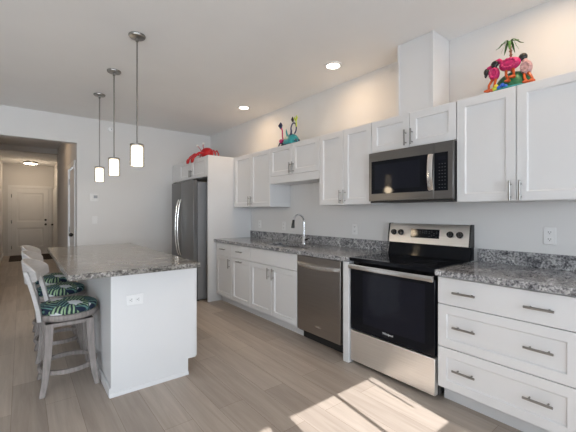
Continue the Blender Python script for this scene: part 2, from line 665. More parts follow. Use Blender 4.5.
# front door at the end of the hall
def panel_face(mb, x0, x1, z0, z1, y, d):
    """raised frame and recessed field on a face looking to -Y"""
    i1, i2 = 0.016, 0.05
    rr = []
    for ins, dy in ((0, 0), (i1, d), (i2, d), (i2 + 0.02, d * 0.25)):
        rr.append([(x0 + ins, y + dy, z0 + ins), (x1 - ins, y + dy, z0 + ins), (x1 - ins, y + dy, z1 - ins), (x0 + ins, y + dy, z1 - ins)])
    mb.rings(rr, False, True, False)
    p = rr[-1]
    mb._add(p, [(0, 1, 2, 3)])


d1 = thing('door_1', 'white two-panel front door', 'door', (0.225, YE, 0))
del d1['category']
struct(d1)
dx0, dx1 = -0.225, 0.674
b = MB()
ye = YE - 0.03
px0, px1 = dx0 + 0.12, dx1 - 0.12
# slab face with two cut panels
for (a0, a1, c0, c1) in ((dx0, px0, 0.01, 2.03), (px1, dx1, 0.01, 2.03), (px0, px1, 0.01, 0.25), (px0, px1, 0.83, 1.02), (px0, px1, 1.90, 2.03)):
    b.box(a0, a1, ye, YE - 0.002, c0, c1)
panel_face(b, px0, px1, 0.25, 0.83, ye, 0.012)
panel_face(b, px0, px1, 1.02, 1.90, ye, 0.012)
b.build('door_slab', M['door_paint'], d1)
b = MB()
b.box(dx0 - 0.085, dx0 - 0.006, YE - 0.022, YE - 0.001, 0, 2.045)
b.box(dx1 + 0.006, dx1 + 0.085, YE - 0.022, YE - 0.001, 0, 2.045)
b.box(dx0 - 0.085, dx1 + 0.085, YE - 0.022, YE - 0.001, 2.045, 2.125)
b.build('casing', M['door_paint'], d1)
MB().ball((0.603, ye - 0.045, 0.925), 0.032).cyl((0.603, ye, 0.925), (0.603, ye - 0.04, 0.925), 0.02).build('knob', M['black'], d1)
MB().cyl((0.603, ye, 1.065), (0.603, ye - 0.03, 1.065), 0.03).build('deadbolt', M['black'], d1)
for z in (0.25, 1.02, 1.80):
    MB().box(dx0 - 0.008, dx0 + 0.008, ye - 0.008, ye, z - 0.05, z + 0.05).build('hinge', M['black'], d1)

# closed side door in the right wall of the hall
d2 = thing('door_2', 'white side door seen edge-on in the hall', 'door', (HXR, DY0, 0))
del d2['category']
struct(d2)
b = MB()
b.box(HXR + 0.012, HXR + 0.05, DY0 + 0.012, DY1 - 0.012, 0.01, 2.035)
b.build('door_slab', M['door_paint'], d2)
b = MB()
for a, c in ((DY0 - 0.075, DY0), (DY1, DY1 + 0.075)):
    b.box(HXR - 0.018, HXR - 0.001, a, c, 0, 2.05)
b.box(HXR - 0.018, HXR - 0.001, DY0 - 0.075, DY1 + 0.075, 2.05, 2.125)
b.build('casing', M['door_paint'], d2)
MB().ball((HXR - 0.045, DY0 + 0.075, 0.945), 0.03).cyl((HXR + 0.012, DY0 + 0.075, 0.945), (HXR - 0.03, DY0 + 0.075, 0.945), 0.012).build('knob', M['black'], d2)
for z in (0.25, 1.0, 1.84):
    MB().box(HXR - 0.004, HXR + 0.011, DY1 - 0.02, DY1 - 0.002, z - 0.05, z + 0.05).build('hinge', M['nickel'], d2)
# closet door in the right wall of the entry
d4 = thing('door_4', 'white closet door beside the front door', 'door', (EXR, 11.3, 0))
del d4['category']
struct(d4)
b = MB()
b.box(EXR - 0.03, EXR - 0.002, 11.4, 12.95, 0.01, 2.03)
b.build('door_slab', M['door_paint'], d4)
MB().ball((EXR - 0.06, 12.85, 0.92), 0.03).cyl((EXR - 0.03, 12.85, 0.92), (EXR - 0.05, 12.85, 0.92), 0.012).build('knob', M['black'], d4)

o = MB().box(-0.26, 0.72, 11.5, 12.95, 0.0, 0.014, 0.004).build('doormat', M['mat'])
tag(o, 'dark brown mat on the floor before the front door', 'doormat')


# ------------------------------------------------------------------ cabinetry
def shaker(mb, x, y0, y1, z0, z1, st=0.057, dep=0.010, th=0.019, sgn=1):
    """framed panel whose face looks to -X (sgn=1) or +X (sgn=-1)"""
    c = 0.0018
    s = sgn
    def rect(ins, dx):
        return [(x + s * dx, y0 + ins, z0 + ins), (x + s * dx, y1 - ins, z0 + ins), (x + s * dx, y1 - ins, z1 - ins), (x + s * dx, y0 + ins, z1 - ins)]
    rr = [rect(0, th), rect(0, c), rect(c, 0), rect(st, 0), rect(st + 0.007, dep)]
    mb.rings(rr, True, True, False)


def slab(mb, x, y0, y1, z0, z1, th=0.019, sgn=1):
    c = 0.002
    s = sgn
    def rect(ins, dx):
        return [(x + s * dx, y0 + ins, z0 + ins), (x + s * dx, y1 - ins, z0 + ins), (x + s * dx, y1 - ins, z1 - ins), (x + s * dx, y0 + ins, z1 - ins)]
    mb.rings([rect(0, th), rect(0, c), rect(c, 0)], True, True, False)


def bar_h(x, yc, z, L, parent, sgn=1):
    mb = MB()
    s = sgn
    xo = x - s * 0.032
    mb.cyl((xo, yc - L / 2, z), (xo, yc + L / 2, z), 0.0072, n=12)
    for d in (-1, 1):
        mb.cyl((x + s * 0.001, yc + d * L * 0.31, z), (xo, yc + d * L * 0.31, z), 0.005, n=10)
    return mb.build('handle', M['nickel'], parent)


def bar_v(x, yc, zc, L, parent):
    mb = MB()
    xo = x - 0.032
    mb.cyl((xo, yc, zc - L / 2), (xo, yc, zc + L / 2), 0.0072, n=12)
    for d in (-1, 1):
        mb.cyl((x + 0.001, yc, zc + d * L * 0.31), (xo, yc, zc + d * L * 0.31), 0.005, n=10)
    return mb.build('handle', M['nickel'], parent)


G = 0.0026
ZB, ZT = 0.114, 0.873       # bottom of base doors, top of base boxes
XB = XW - 0.004             # backs of the cabinets


def base_body(root, y0, y1):
    mb = MB()
    mb.box(XF + 0.0195, XB, y0, y1, ZB - 0.004, ZT)
    mb.box(XF + 0.095, XB, y0, y1, 0.0, ZB - 0.004)
    return mb.build('body', M['white'], root)


def door(root, x, y0, y1, z0, z1, hy=None, hz=None, hL=0.128, name='door', horiz=False):
    mb = MB()
    shaker(mb, x, y0 + G, y1 - G, z0 + G, z1 - G)
    d = mb.build(name, M['white'], root)
    if hy is not None:
        (bar_h if horiz else bar_v)(x, hy, hz, hL, d)
    return d


def drawer(root, x, y0, y1, z0, z1, hys=(), hz=None, flat=True, hL=0.14):
    mb = MB()
    if flat:
        slab(mb, x, y0 + G, y1 - G, z0 + G, z1 - G)
    else:
        shaker(mb, x, y0 + G, y1 - G, z0 + G, z1 - G)
    d = mb.build('drawer', M['white'], root)
    for hy in hys:
        bar_h(x, hy, hz, hL, d)
    return d


# base cabinets along the right wall, from the tall panel towards the range
r = thing('base_cabinet', 'narrow white base cabinet against the tall fridge panel, its door with an upright pull', 'cabinet', (XF, 4.33, 0), 'white base cabinets')
base_body(r, 4.081, 4.556)
drawer(r, XF, 4.081, 4.535, 0.690, 0.868, (4.305,), 0.785, hL=0.128)
door(r, XF, 4.081, 4.535, ZB, 0.690, 4.125, 0.600)
r = thing('base_cabinet', 'white base cabinet left of the sink with level pulls on both drawer and door', 'cabinet', (XF, 3.84, 0), 'white base cabinets')
base_body(r, 3.607, 4.079)
drawer(r, XF, 3.607, 4.079, 0.690, 0.868, (3.845,), 0.785, hL=0.128)
door(r, XF, 3.607, 4.079, ZB, 0.690, 3.845, 0.655, horiz=True)
r = thing('sink_cabinet', 'wide white sink base cabinet beside the dishwasher, two doors under a blank front', 'cabinet', (XF, 3.146, 0), 'white base cabinets')
mb = MB()
mb.box(XF + 0.0195, XF + 0.06, 2.690, 3.605, ZB - 0.004, ZT)
mb.box(XF + 0.06, XB, 2.690, 3.605, ZB - 0.004, 0.63)
mb.box(XF + 0.095, XB, 2.690, 3.605, 0.0, ZB - 0.004)
mb.build('body', M['white'], r)
o = drawer(r, XF, 2.690, 3.605, 0.690, 0.868)
o.name = 'false_front'
door(r, XF, 3.148, 3.605, ZB, 0.690, 3.190, 0.600)
door(r, XF, 2.690, 3.148, ZB, 0.690, 3.104, 0.600)
# filler panel between dishwasher and range
o = MB().box(2.222, XB, 1.966, 2.030, 0.0, ZT, 0.002).build('filler_panel', M['white'])
tag(o, 'narrow white upright panel between the dishwasher and the range', 'panel')
# drawer base right of the range
r = thing('drawer_cabinet', 'wide white base cabinet of three drawers right of the range', 'cabinet', (XF, 0.8, 0), 'white base cabinets')
base_body(r, 0.42, 1.183)
drawer(r, XF, 0.42, 1.183, 0.682, 0.866, (0.999, 0.599), 0.774)
drawer(r, XF, 0.42, 1.183, 0.392, 0.682, (0.999, 0.601), 0.546, flat=False)
drawer(r, XF, 0.42, 1.183, ZB, 0.392, (1.000, 0.604), 0.262, flat=False)

# worktops and upstands
mb = MB()
mb.slab_hole(2.2126, XB, 1.964, 4.556, 0.8745, CT, 2.335, 2.66, 2.79, 3.50)
o = mb.build('worktop', M['granite'], bevel=0.004)
tag(o, 'long grey granite worktop over sink cabinet and dishwasher', 'worktop', 'granite worktops')
o = MB().box(2.2126, XB, 0.395, 1.186, 0.8745, CT).build('worktop', M['granite'], bevel=0.004)
tag(o, 'short grey granite worktop right of the range over the drawers', 'worktop', 'granite worktops')
o = MB().box(2.843, XB, 1.964, 4.556, CT + 0.0005, 1.017).build('backsplash', M['granite'], bevel=0.002)
tag(o, 'long low granite upstand on the wall behind sink and tap', 'backsplash', 'granite upstands')
o = MB().box(2.843, XB, 0.395, 1.170, CT + 0.0005, 1.017).build('backsplash', M['granite'], bevel=0.002)
tag(o, 'short low granite upstand on the wall right of the range', 'backsplash', 'granite upstands')

# sink
mb = MB()
sx0, sx1, sy0, sy1 = 2.325, 2.67, 2.78, 3.51
def rc(ins, z):
    return [(sx0 + ins, sy0 + ins, z), (sx1 - ins, sy0 + ins, z), (sx1 - ins, sy1 - ins, z), (sx0 + ins, sy1 - ins, z)]
mb.rings([rc(0.0, 0.8735), rc(0.014, 0.8735), rc(0.02, 0.70), rc(0.05, 0.685)], False, True, False)
mb._add(rc(0.05, 0.685), [(0, 1, 2, 3)])
r = mb.build('sink', M['sink'], None, 0.0)
tag(r, 'steel sink let into the worktop in front of the tap', 'sink')
MB().lathe([(0.0, 0.6855), (0.04, 0.6855), (0.042, 0.688), (0.03, 0.690), (0.0, 0.690)], (2.50, 3.145, 0), 20, False).build('drain', M['chrome'], r)

# tap
r = thing('faucet', 'chrome gooseneck kitchen tap standing behind the sink', 'tap', (2.735, 3.14, CT))
mb = MB()
mb.lathe([(0.030, CT + 0.0005), (0.030, CT + 0.008), (0.024, CT + 0.016), (0.022, CT + 0.09), (0.016, CT + 0.10)], (2.735, 3.14, 0))
mb.build('base', M['chrome'], r)
pts = [(2.735, 3.14, CT + 0.09)]
pts.append((2.735, 3.14, 1.17))
for k in range(11):
    a = pi * k / 10 * 0.93
    pts.append((2.735 - 0.085 + 0.085 * cos(a), 3.14, 1.19 + 0.085 * sin(a)))
mb = MB().tube(pts, 0.0135, 14)
mb.build('neck', M['chrome'], r)
e = Vector(pts[-1])
dn = Vector((-0.12, 0, -1)).normalized()
MB().tube([e - dn * 0.005, e + dn * 0.035, e + dn * 0.075, e + dn * 0.095], [0.014, 0.0165, 0.021, 0.020], 16).build('spray_head', M['black'], r)
MB().cyl((2.735, 3.118, CT + 0.055), (2.735, 3.085, CT + 0.06), 0.011, n=12).tube([(2.735, 3.09, CT + 0.06), (2.725, 3.055, CT + 0.072), (2.715, 3.02, CT + 0.078)], [0.008, 0.007, 0.005], 10).build('lever', M['black'], r)

# dishwasher
r = thing('dishwasher', 'dark stainless dishwasher between sink cabinet and range', 'dishwasher', (XF, 2.38, 0))
mb = MB()
mb.box(XF + 0.03, XB - 0.04, 2.072, 2.686, 0.09, 0.872)
mb.box(XF + 0.09, XB - 0.04, 2.072, 2.686, 0.0, 0.09)
mb.build('body', M['black_matte'], r)
d = MB().box(XF - 0.002, XF + 0.029, 2.080, 2.682, 0.110, 0.864).build('door', M['steel_dark'], r, bevel=0.003)
# pocket handle: a bowed bright strip
rr = []
for k in range(17):
    t = k / 16
    yy = 2.678 - t * (2.678 - 2.084)
    bow = sin(pi * t)
    xo = XF - 0.004 - 0.030 * bow ** 0.7
    zc = 0.782 - 0.016 * bow
    rr.append([(xo, yy, zc - 0.017), (xo - 0.004, yy, zc), (xo, yy, zc + 0.017), (XF + 0.0, yy, zc + 0.017), (XF + 0.0, yy, zc - 0.017)])
MB().rings(rr, True, True, True).build('handle', M['steel_light'], d)


def text(body, size, loc, parent, m, rot=(pi / 2, 0, -pi / 2), name='logo', ext=0.0006, shear=0.0):
    c = bpy.data.curves.new(name, 'FONT')
    c.body = body
    c.size = size
    c.align_x = 'CENTER'
    c.align_y = 'CENTER'
    c.extrude = ext
    c.shear = shear
    tmp = bpy.data.objects.new(name, c)
    COL.objects.link(tmp)
    bpy.context.view_layer.update()
    me = bpy.data.meshes.new_from_object(tmp.evaluated_get(bpy.context.evaluated_depsgraph_get()))
    bpy.data.objects.remove(tmp)
    bpy.data.curves.remove(c)
    me.materials.clear()
    me.materials.append(m)
    o = bpy.data.objects.new(name, me)
    COL.objects.link(o)
    off = Vector((0, 0, 0))
    p = parent
    while p is not None:
        off += p.location
        p = p.parent
    o.location = Vector(loc) - off
    o.rotation_euler = rot
    o.parent = parent
    return o


text('Whirlpool', 0.020, (XF - 0.0028, 2.372, 0.193), d, M['steel_light'])

# ------------------------------------------------------------------ range
RX = 2.235
RY0, RY1 = 1.194, 1.957
r = thing('range', 'stainless electric range with black glass top between dishwasher and drawers', 'range', (RX, 1.575, 0))
mb = MB()
mb.box(RX + 0.045, XB - 0.04, RY0, RY1, 0.03, 0.885)
for yy in (RY0 + 0.05, RY1 - 0.05):
    for xx in (RX + 0.10, XB - 0.10):
        mb.cyl((xx, yy, 0.0), (xx, yy, 0.03), 0.018, n=10)
mb.build('body', M['black'], r)
# storage drawer
MB().box(RX, RX + 0.043, RY0 + 0.003, RY1 - 0.003, 0.034, 0.292).build('storage_drawer', M['steel'], r, bevel=0.003)
# oven door: black glass face
d = MB().box(RX, RX + 0.043, RY0 + 0.003, RY1 - 0.003, 0.304, 0.838).build('oven_door', M['black_glass'], r, bevel=0.003)
MB().box(RX - 0.0012, RX + 0.002, RY0 + 0.075, RY1 - 0.135, 0.375, 0.795).build('window_glass', M['smoke_glass'], d)
rr = []
for k in range(15):
    t = k / 14
    yy = RY1 - 0.004 - t * (RY1 - RY0 - 0.008)
    bow = sin(pi * t) ** 0.6
    xo = RX - 0.030 - 0.012 * bow
    rr.append([(xo, yy, 0.826), (xo - 0.005, yy, 0.845), (xo, yy, 0.864), (RX - 0.012, yy, 0.866), (RX - 0.012, yy, 0.828)])
hd = MB().rings(rr, True, True, True)
for yy in (RY0 + 0.03, RY1 - 0.03):
    hd.box(RX - 0.02, RX + 0.002, yy - 0.02, yy + 0.02, 0.822, 0.836)
hd.build('handle', M['steel_light'], d)
text('Whirlpool', 0.023, (RX - 0.0008, 1.578, 0.352), d, M['mark'], shear=0.1)
# cooktop
mb = MB()
mb.box(RX - 0.012, XB - 0.075, RY0 - 0.002, RY1 + 0.002, 0.886, 0.917)
ct = mb.build('cooktop', M['black_glass'], r, bevel=0.004)
for (cx, cy, rad) in ((2.40, 1.40, 0.115), (2.40, 1.76, 0.09), (2.64, 1.40, 0.085), (2.64, 1.76, 0.105)):
    mb = MB()
    for q in (rad, rad * 0.62):
        mb.lathe([(q, 0.9172), (q + 0.003, 0.9174), (q + 0.003, 0.9178), (q, 0.9178)], (cx, cy, 0), 36, False)
    mb.build('burner_ring', M['ring_grey'], ct)
# backguard
mb = MB()
mb.prism([(2.772, 0.917), (2.800, 1.026), (XB - 0.012, 1.026), (XB - 0.012, 0.917)], 'y', RY0 + 0.004, RY1 - 0.004)
mb.build('lower_backguard', M['black_glass'], r)
mb = MB()
bgp = [(2.772, 1.026), (2.798, 1.190), (2.806, 1.199), (XB - 0.012, 1.199), (XB - 0.012, 1.026)]
mb.prism(bgp, 'y', RY0 + 0.012, RY1 - 0.012)
cp = mb.build('control_panel', M['steel'], r)
for a, c in ((RY0 + 0.002, RY0 + 0.0115), (RY1 - 0.0115, RY1 - 0.002)):
    mb = MB()
    mb.prism([(2.768, 1.022), (2.794, 1.193), (2.804, 1.203), (XB - 0.010, 1.203), (XB - 0.010, 1.022)], 'y', a, c)
    mb.build('end_cap', M['black'], cp)
SL = (2.798 - 2.772) / (1.190 - 1.026)
def on_panel(z):
    return 2.772 + (z - 1.026) * SL
nrm = Vector((-1, 0, SL)).normalized()
for yy in (1.893, 1.818, 1.358, 1.280):
    z = 1.118
    p = Vector((on_panel(z), yy, z))
    k = MB()
    k.tube([p + nrm * 0.0005, p + nrm * 0.010, p + nrm * 0.0105, p + nrm * 0.030], [0.027, 0.026, 0.021, 0.019], 22)
    k = k.build('knob', M['black'], cp)
    g = MB()
    q = p + nrm * 0.031
    g.tube([q + Vector((SL, 0, 1)).normalized() * 0.018, q - Vector((SL, 0, 1)).normalized() * 0.018], 0.005, 8)
    g.build('grip', M['black_matte'], k)
mb = MB()
za, zb_ = 1.078, 1.155
mb.prism([(on_panel(za) - 0.003, za), (on_panel(zb_) - 0.003, zb_), (on_panel(zb_) + 0.004, zb_), (on_panel(za) + 0.004, za)], 'y', 1.452, 1.717)
dp = mb.build('display', M['black_glass'], cp)
mb = MB()
for row, zz in enumerate((1.092, 1.106, 1.120, 1.134)):
    for yy in (1.475, 1.497, 1.519, 1.541, 1.628, 1.652, 1.676, 1.698):
        if (row + int(yy * 1000)) % 3:
            xx = on_panel(zz) - 0.0034
            mb.box(xx, xx + 0.0006, yy - 0.006, yy + 0.006, zz - 0.002, zz + 0.002)
mb.build('key_print', M['dim_print'], dp)['kind'] = 'stuff'
mb = MB()
for yy in (1.567, 1.583, 1.603):
    for zz in (1.122, 1.138):
        xx = on_panel(zz) - 0.0034
        mb.box(xx, xx + 0.0006, yy - 0.0045, yy + 0.0045, zz - 0.001, zz + 0.001)
mb.build('clock_digits', M['faint_mark'], dp)['kind'] = 'stuff'

# ------------------------------------------------------------------ wall cabinets
def upper_body(root, y0, y1, z0, z1, x=XU):
    return MB().box(x + 0.0195, XB, y0, y1, z0, z1).build('body', M['white'], root)


def pair(name, label, y0, y1, z0, z1, hz, hL=0.13, apron=0.0, group='white wall cabinets', left=0.0):
    root = thing(name, label, 'cabinet', (XU, (y0 + y1) / 2, z0), group)
    upper_body(root, y0, y1 + left, z0, z1)
    ym = (y0 + y1) / 2
    zd = z0 + apron
    if apron:
        mb = MB()
        slab(mb, XU, y0 + G, y1 - G, z0, zd - 0.001)
        mb.build('apron', M['white'], root)
    door(root, XU, ym, y1, zd, z1, ym + 0.029, hz, hL)
    door(root, XU, y0, ym, zd, z1, ym - 0.029, hz, hL)
    return root


TOPU = 2.130
pair('wall_cabinet', 'tall pair of white wall cabinet doors next to the fridge panel', 3.572, 4.490, 1.378, TOPU, 1.462, left=0.066)
pair('wall_cabinet', 'short white wall cabinet over the sink with a plain board below its doors', 2.652, 3.570, 1.667, TOPU, 1.835, apron=0.09)
pair('wall_cabinet', 'white two-door wall cabinet between the sink and the microwave', 1.960, 2.650, 1.378, TOPU, 1.462)
pair('wall_cabinet', 'short white wall cabinet above the microwave', 1.187, 1.958, 1.842, TOPU, 1.925)
pair('wall_cabinet', 'wide white wall cabinet right of the microwave, over the three drawers', 0.42, 1.185, 1.378, TOPU, 1.445)

# box that hides the microwave vent, standing on the cabinets up to the ceiling
o = MB().box(2.60, XB, 1.402, 1.728, TOPU + 0.001, HC - 0.001).build('vent_chase', M['white'], bevel=0.003)
tag(o, 'plain white boxed vent shaft rising from the microwave cabinet to the ceiling', 'vent box')
mb = MB()
mb.box(2.592, 2.5995, 1.402, 1.422, TOPU + 0.001, HC - 0.001)
mb.box(2.592, 2.5995, 1.708, 1.728, TOPU + 0.001, HC - 0.001)
o2 = mb.build('corner_trim', M['white'], o)

# fridge surround
PX = 2.128
o = MB().box(PX, XB, 4.558, 4.584, 0.0, 2.138, 0.002).build('tall_panel', M['white'])
tag(o, 'tall white end panel standing against the near side of the fridge', 'panel')
r = thing('fridge_cabinet', 'white two-door cabinet bridging over the fridge', 'cabinet', (PX, 5.17, 1.83), 'white wall cabinets')
MB().box(PX + 0.0195, XB, 4.586, 6.030, 1.832, 2.138).build('body', M['white'], r)
door(r, PX, 5.170, 5.690, 1.834, 2.136, 5.200, 1.915, 0.11)
door(r, PX, 4.650, 5.170, 1.834, 2.136, 5.140, 1.915, 0.11)
MB().box(PX + 0.002, PX + 0.0185, 4.586, 4.648, 1.832, 2.138).build('filler', M['white'], r)
MB().box(PX + 0.002, PX + 0.0185, 5.692, 6.030, 1.832, 2.138).build('filler', M['white'], r)
o = MB().box(PX - 0.01, XB, 6.005, 6.0295, 0.0, 1.830).build('tall_panel', M['white'])
tag(o, 'white end panel in the corner on the far side of the fridge', 'panel')

# refrigerator
FX = 1.955
FY0, FY1 = 4.700, 5.600
r = thing('refrigerator', 'grey stainless side-by-side fridge set in the white surround', 'refrigerator', (FX, 5.15, 0))
MB().box(FX + 0.075, XB - 0.05, FY0 + 0.004, FY1 - 0.004, 0.02, 1.755).build('body', M['fridge_side'], r, bevel=0.004)
ym = 5.19
for a, c, hy in ((ym + 0.003, FY1, ym + 0.045), (FY0, ym - 0.003, ym - 0.045)):
    mb = MB()
    # gently bowed door front
    n = 8
    prof = []
    for k in range(n + 1):
        t = k / n
        prof.append((FX + 0.010 * (2 * t - 1) ** 2, a + (c - a) * t))
    prof += [(FX + 0.068, c), (FX + 0.068, a)]
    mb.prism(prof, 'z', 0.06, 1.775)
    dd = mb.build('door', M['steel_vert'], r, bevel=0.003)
    pts = []
    rad = []
    for k in range(17):
        t = k / 16
        bow = sin(pi * t) ** 0.55
        pts.append((FX - 0.004 - 0.058 * bow, hy, 0.64 + 0.86 * t))
        rad.append(0.013)
    MB().tube(pts, rad, 12).build('handle', M['steel_light'], dd)
MB().box(FX + 0.05, FX + 0.10, FY0 + 0.02, FY1 - 0.02, 0.0, 0.055).build('kick_grille', M['black_matte'], r)
for a, c in ((FY0 + 0.02, FY0 + 0.09), (FY1 - 0.09, FY1 - 0.02)):
    MB().box(FX + 0.03, FX + 0.14, a, c, 1.776, 1.792, 0.003).build('hinge_cover', M['black_matte'], r)

# microwave
MX = 2.485
MY0, MY1, MZ0, MZ1 = 1.190, 1.956, 1.392, 1.836
r = thing('microwave', 'stainless over-the-range microwave with black glass door hung under the short cabinet', 'microwave', (MX, 1.573, MZ0))
MB().box(MX + 0.031, XB - 0.005, MY0 + 0.002, MY1 - 0.002, MZ0, MZ1).build('body', M['black_matte'], r, bevel=0.003)
YS = 1.338
d = MB().box(MX, MX + 0.030, YS + 0.001, MY1, MZ0 + 0.012, MZ1).build('door', M['steel_grey'], r, bevel=0.003)
MB().box(MX - 0.001, MX + 0.003, YS + 0.012, MY1 - 0.030, 1.468, 1.757).build('door_glass', M['black_glass'], d)
MB().box(MX - 0.0018, MX, YS + 0.115, MY1 - 0.065, 1.505, 1.725).build('viewing_window', M['smoke_glass'], d)
pts, rad = [], []
rr = []
for k in range(15):
    t = k / 14
    bow = sin(pi * t) ** 0.7
    zz = 1.474 + (1.752 - 1.474) * t
    xo = MX - 0.006 - 0.034 * bow
    yc = 1.362 - 0.010 * bow
    rr.append([(xo, yc - 0.021, zz), (xo - 0.006, yc, zz), (xo, yc + 0.021, zz), (xo + 0.008, yc + 0.016, zz), (xo + 0.008, yc - 0.016, zz)])
mh = MB().rings(rr)
mh.box(MX - 0.012, MX, 1.350, 1.374, 1.472, 1.482)
mh.box(MX - 0.012, MX, 1.350, 1.374, 1.744, 1.754)
mh.build('handle', M['steel_light'], d)
c = MB().box(MX, MX + 0.030, MY0, YS - 0.001, MZ0 + 0.012, MZ1).build('control_panel', M['steel_grey'], r, bevel=0.003)
kp = MB().box(MX - 0.001, MX + 0.003, 1.229, YS - 0.004, 1.468, 1.757).build('keypad', M['black_glass'], c)
mb = MB()
for zz in (1.490, 1.515, 1.545, 1.570, 1.595, 1.620, 1.645, 1.670):
    for yy in (1.250, 1.272, 1.294):
        mb.box(MX - 0.0016, MX - 0.0009, yy - 0.005, yy + 0.005, zz - 0.0025, zz + 0.0025)
mb.build('key_print', M['dim_print'], kp)['kind'] = 'stuff'
MB().box(MX - 0.0016, MX - 0.0009, 1.245, 1.305, 1.700, 1.728).build('display', M['smoke_glass'], kp)
mb = MB()
mb.box(MX + 0.012, MX + 0.030, MY0 + 0.01, MY1 - 0.01, MZ0 - 0.004, MZ0 + 0.010)
mb.build('vent_strip', M['black_matte'], r)

# ------------------------------------------------------------------ island
IX0, IX1, IXT = 0.498, 1.140, 1.057
IY0, IY1 = 2.635, 4.44
r = thing('kitchen_island', 'white island base cabinet standing in front of the hall with stools along its left', 'island', (0.82, 3.5, 0))
mb = MB()
prof = [(IX0, 0.0), (IXT, 0.0), (IXT, 0.122), (IX1 - 0.0195, 0.122), (IX1 - 0.0195, 0.8745), (IX0, 0.8745)]
mb.prism(prof, 'y', IY0 + 0.019, IY1)
mb.build('body', M['white'], r)
mb = MB()
prof2 = [(IX0 - 0.003, 0.0), (IXT, 0.0), (IXT, 0.124), (IX1 - 0.019, 0.124), (IX1 - 0.019, 0.8745), (IX0 - 0.003, 0.8745)]
mb.prism(prof2, 'y', IY0, IY0 + 0.0185)
mb.build('end_panel', M['white'], r, bevel=0.0015)
mb = MB()
mb.prism([(IY0 - 0.011, 0.0), (IY0 - 0.011, 0.012), (IY0 - 0.006, 0.024), (IY0, 0.026), (IY0, 0.0)], 'x', IX0 - 0.012, IXT)
mb.prism([(IX0 - 0.0145, 0.0), (IX0 - 0.0145, 0.06), (IX0 - 0.0045, 0.066), (IX0 - 0.0035, 0.0)], 'y', IY0, IY1)
mb.build('base_moulding', M['white'], r)
yy = IY0 + 0.02
for k in range(2):
    a = yy + k * 0.89
    c = a + 0.89
    mb = MB()
    slab(mb, IX1, a + G, c - G, 0.690, 0.868, sgn=-1)
    dd = mb.build('drawer', M['white'], r)
    bar_h(IX1, (a + c) / 2, 0.78, 0.14, dd, sgn=-1)
    for q in range(2):
        mb = MB()
        shaker(mb, IX1, a + q * 0.445 + G, a + (q + 1) * 0.445 - G, 0.122, 0.688, sgn=-1)
        mb.build('door', M['white'], r)
mb = MB()
cx0, cx1, cy0, cy1 = 0.226, 1.092, 2.478, 4.597
rc_ = 0.02
mb.box(cx0, cx1, cy0, cy1, 0.8755, CT)
o = mb.build('island_worktop', M['granite_isl'], bevel=0.005)
tag(o, 'large brown grey granite slab on top of the white island', 'worktop', 'granite worktops')


# ------------------------------------------------------------------ outlets, switch, thermostat
def outlet(label, pos, axis, group='outlets', horiz=False, cat='outlet', n=2):
    """axis 'x': plate on a wall facing -X; 'y': plate facing -Y"""
    px, py, pz = pos
    root = thing('outlet', label, cat, pos, group)
    w, h = (0.118, 0.075) if horiz else (0.072, 0.118)
    def bx(mb, u0, u1, z0, z1, d0, d1, bev=0.0):
        if axis == 'x':
            mb.box(px - d1, px - d0, py + u0, py + u1, pz + z0, pz + z1, bev)
        else:
            mb.box(px + u0, px + u1, py - d1, py - d0, pz + z0, pz + z1, bev)
    mb = MB()
    bx(mb, -w / 2, w / 2, -h / 2, h / 2, 0.0005, 0.006, 0.002)
    mb.build('cover_plate', M['plastic'], root)
    for s in (-1, 1):
        mb = MB()
        cu, cz = (s * 0.024, 0) if horiz else (0, s * 0.024)
        bx(mb, cu - 0.016, cu + 0.016, cz - 0.015, cz + 0.015, 0.006, 0.0085, 0.001)
        sk = mb.build('socket', M['plastic'], root)
        mb = MB()
        for q in (-1, 1):
            if horiz:
                bx(mb, cu - 0.002, cu + 0.006, cz + q * 0.007 - 0.0015, cz + q * 0.007 + 0.0015, 0.0083, 0.009)
            else:
                bx(mb, cu + q * 0.007 - 0.0015, cu + q * 0.007 + 0.0015, cz - 0.001, cz + 0.008, 0.0083, 0.009)
        if horiz:
            bx(mb, cu - 0.011, cu - 0.006, cz - 0.0025, cz + 0.0025, 0.0083, 0.009)
        else:
            bx(mb, cu - 0.0025, cu + 0.0025, cz - 0.010, cz - 0.005, 0.0083, 0.009)
        mb.build('slots', M['slot'], sk)
    return root


outlet('white double outlet on the wall right of the range, above the short worktop', (XW, 0.707, 1.140), 'x')
outlet('white outlet on the wall between tap and range', (XW, 2.442, 1.121), 'x')
outlet('white outlet on the wall left of the tap', (XW, 3.713, 1.114), 'x')
outlet('white outlet in the corner by the tall fridge panel', (XW, 4.314, 1.125), 'x')
outlet('white sideways outlet on the end of the island', (0.652, IY0, 0.666), 'y', horiz=True)

r = thing('thermostat', 'small white thermostat on the far wall beside the hall opening', 'thermostat', (0.900, YF, 1.536))
MB().box(0.900 - 0.062, 0.900 + 0.062, YF - 0.012, YF - 0.0005, 1.536 - 0.058, 1.536 + 0.058, 0.003).build('back_plate', M['plastic'], r)
f_ = MB().box(0.900 - 0.030, 0.900 + 0.052, YF - 0.026, YF - 0.012, 1.536 - 0.035, 1.536 + 0.045, 0.004).build('housing', M['plastic'], r)
MB().box(0.900 - 0.012, 0.900 + 0.040, YF - 0.0272, YF - 0.0255, 1.536 - 0.012, 1.536 + 0.032).build('screen', M['faint_mark'], f_)
r = thing('light_switch', 'white light switch on the far wall below the thermostat', 'switch', (0.906, YF, 1.185))
MB().box(0.906 - 0.036, 0.906 + 0.036, YF - 0.007, YF - 0.0005, 1.185 - 0.06, 1.185 + 0.06, 0.002).build('cover_plate', M['plastic'], r)
MB().box(0.906 - 0.013, 0.906 + 0.013, YF - 0.013, YF - 0.007, 1.185 - 0.028, 1.185 + 0.028, 0.002).build('rocker', M['plastic'], r)
r = thing('smoke_detector', 'tiny white detector high on the far wall behind the pendant lamps', 'detector', (1.136, YF, 2.635))
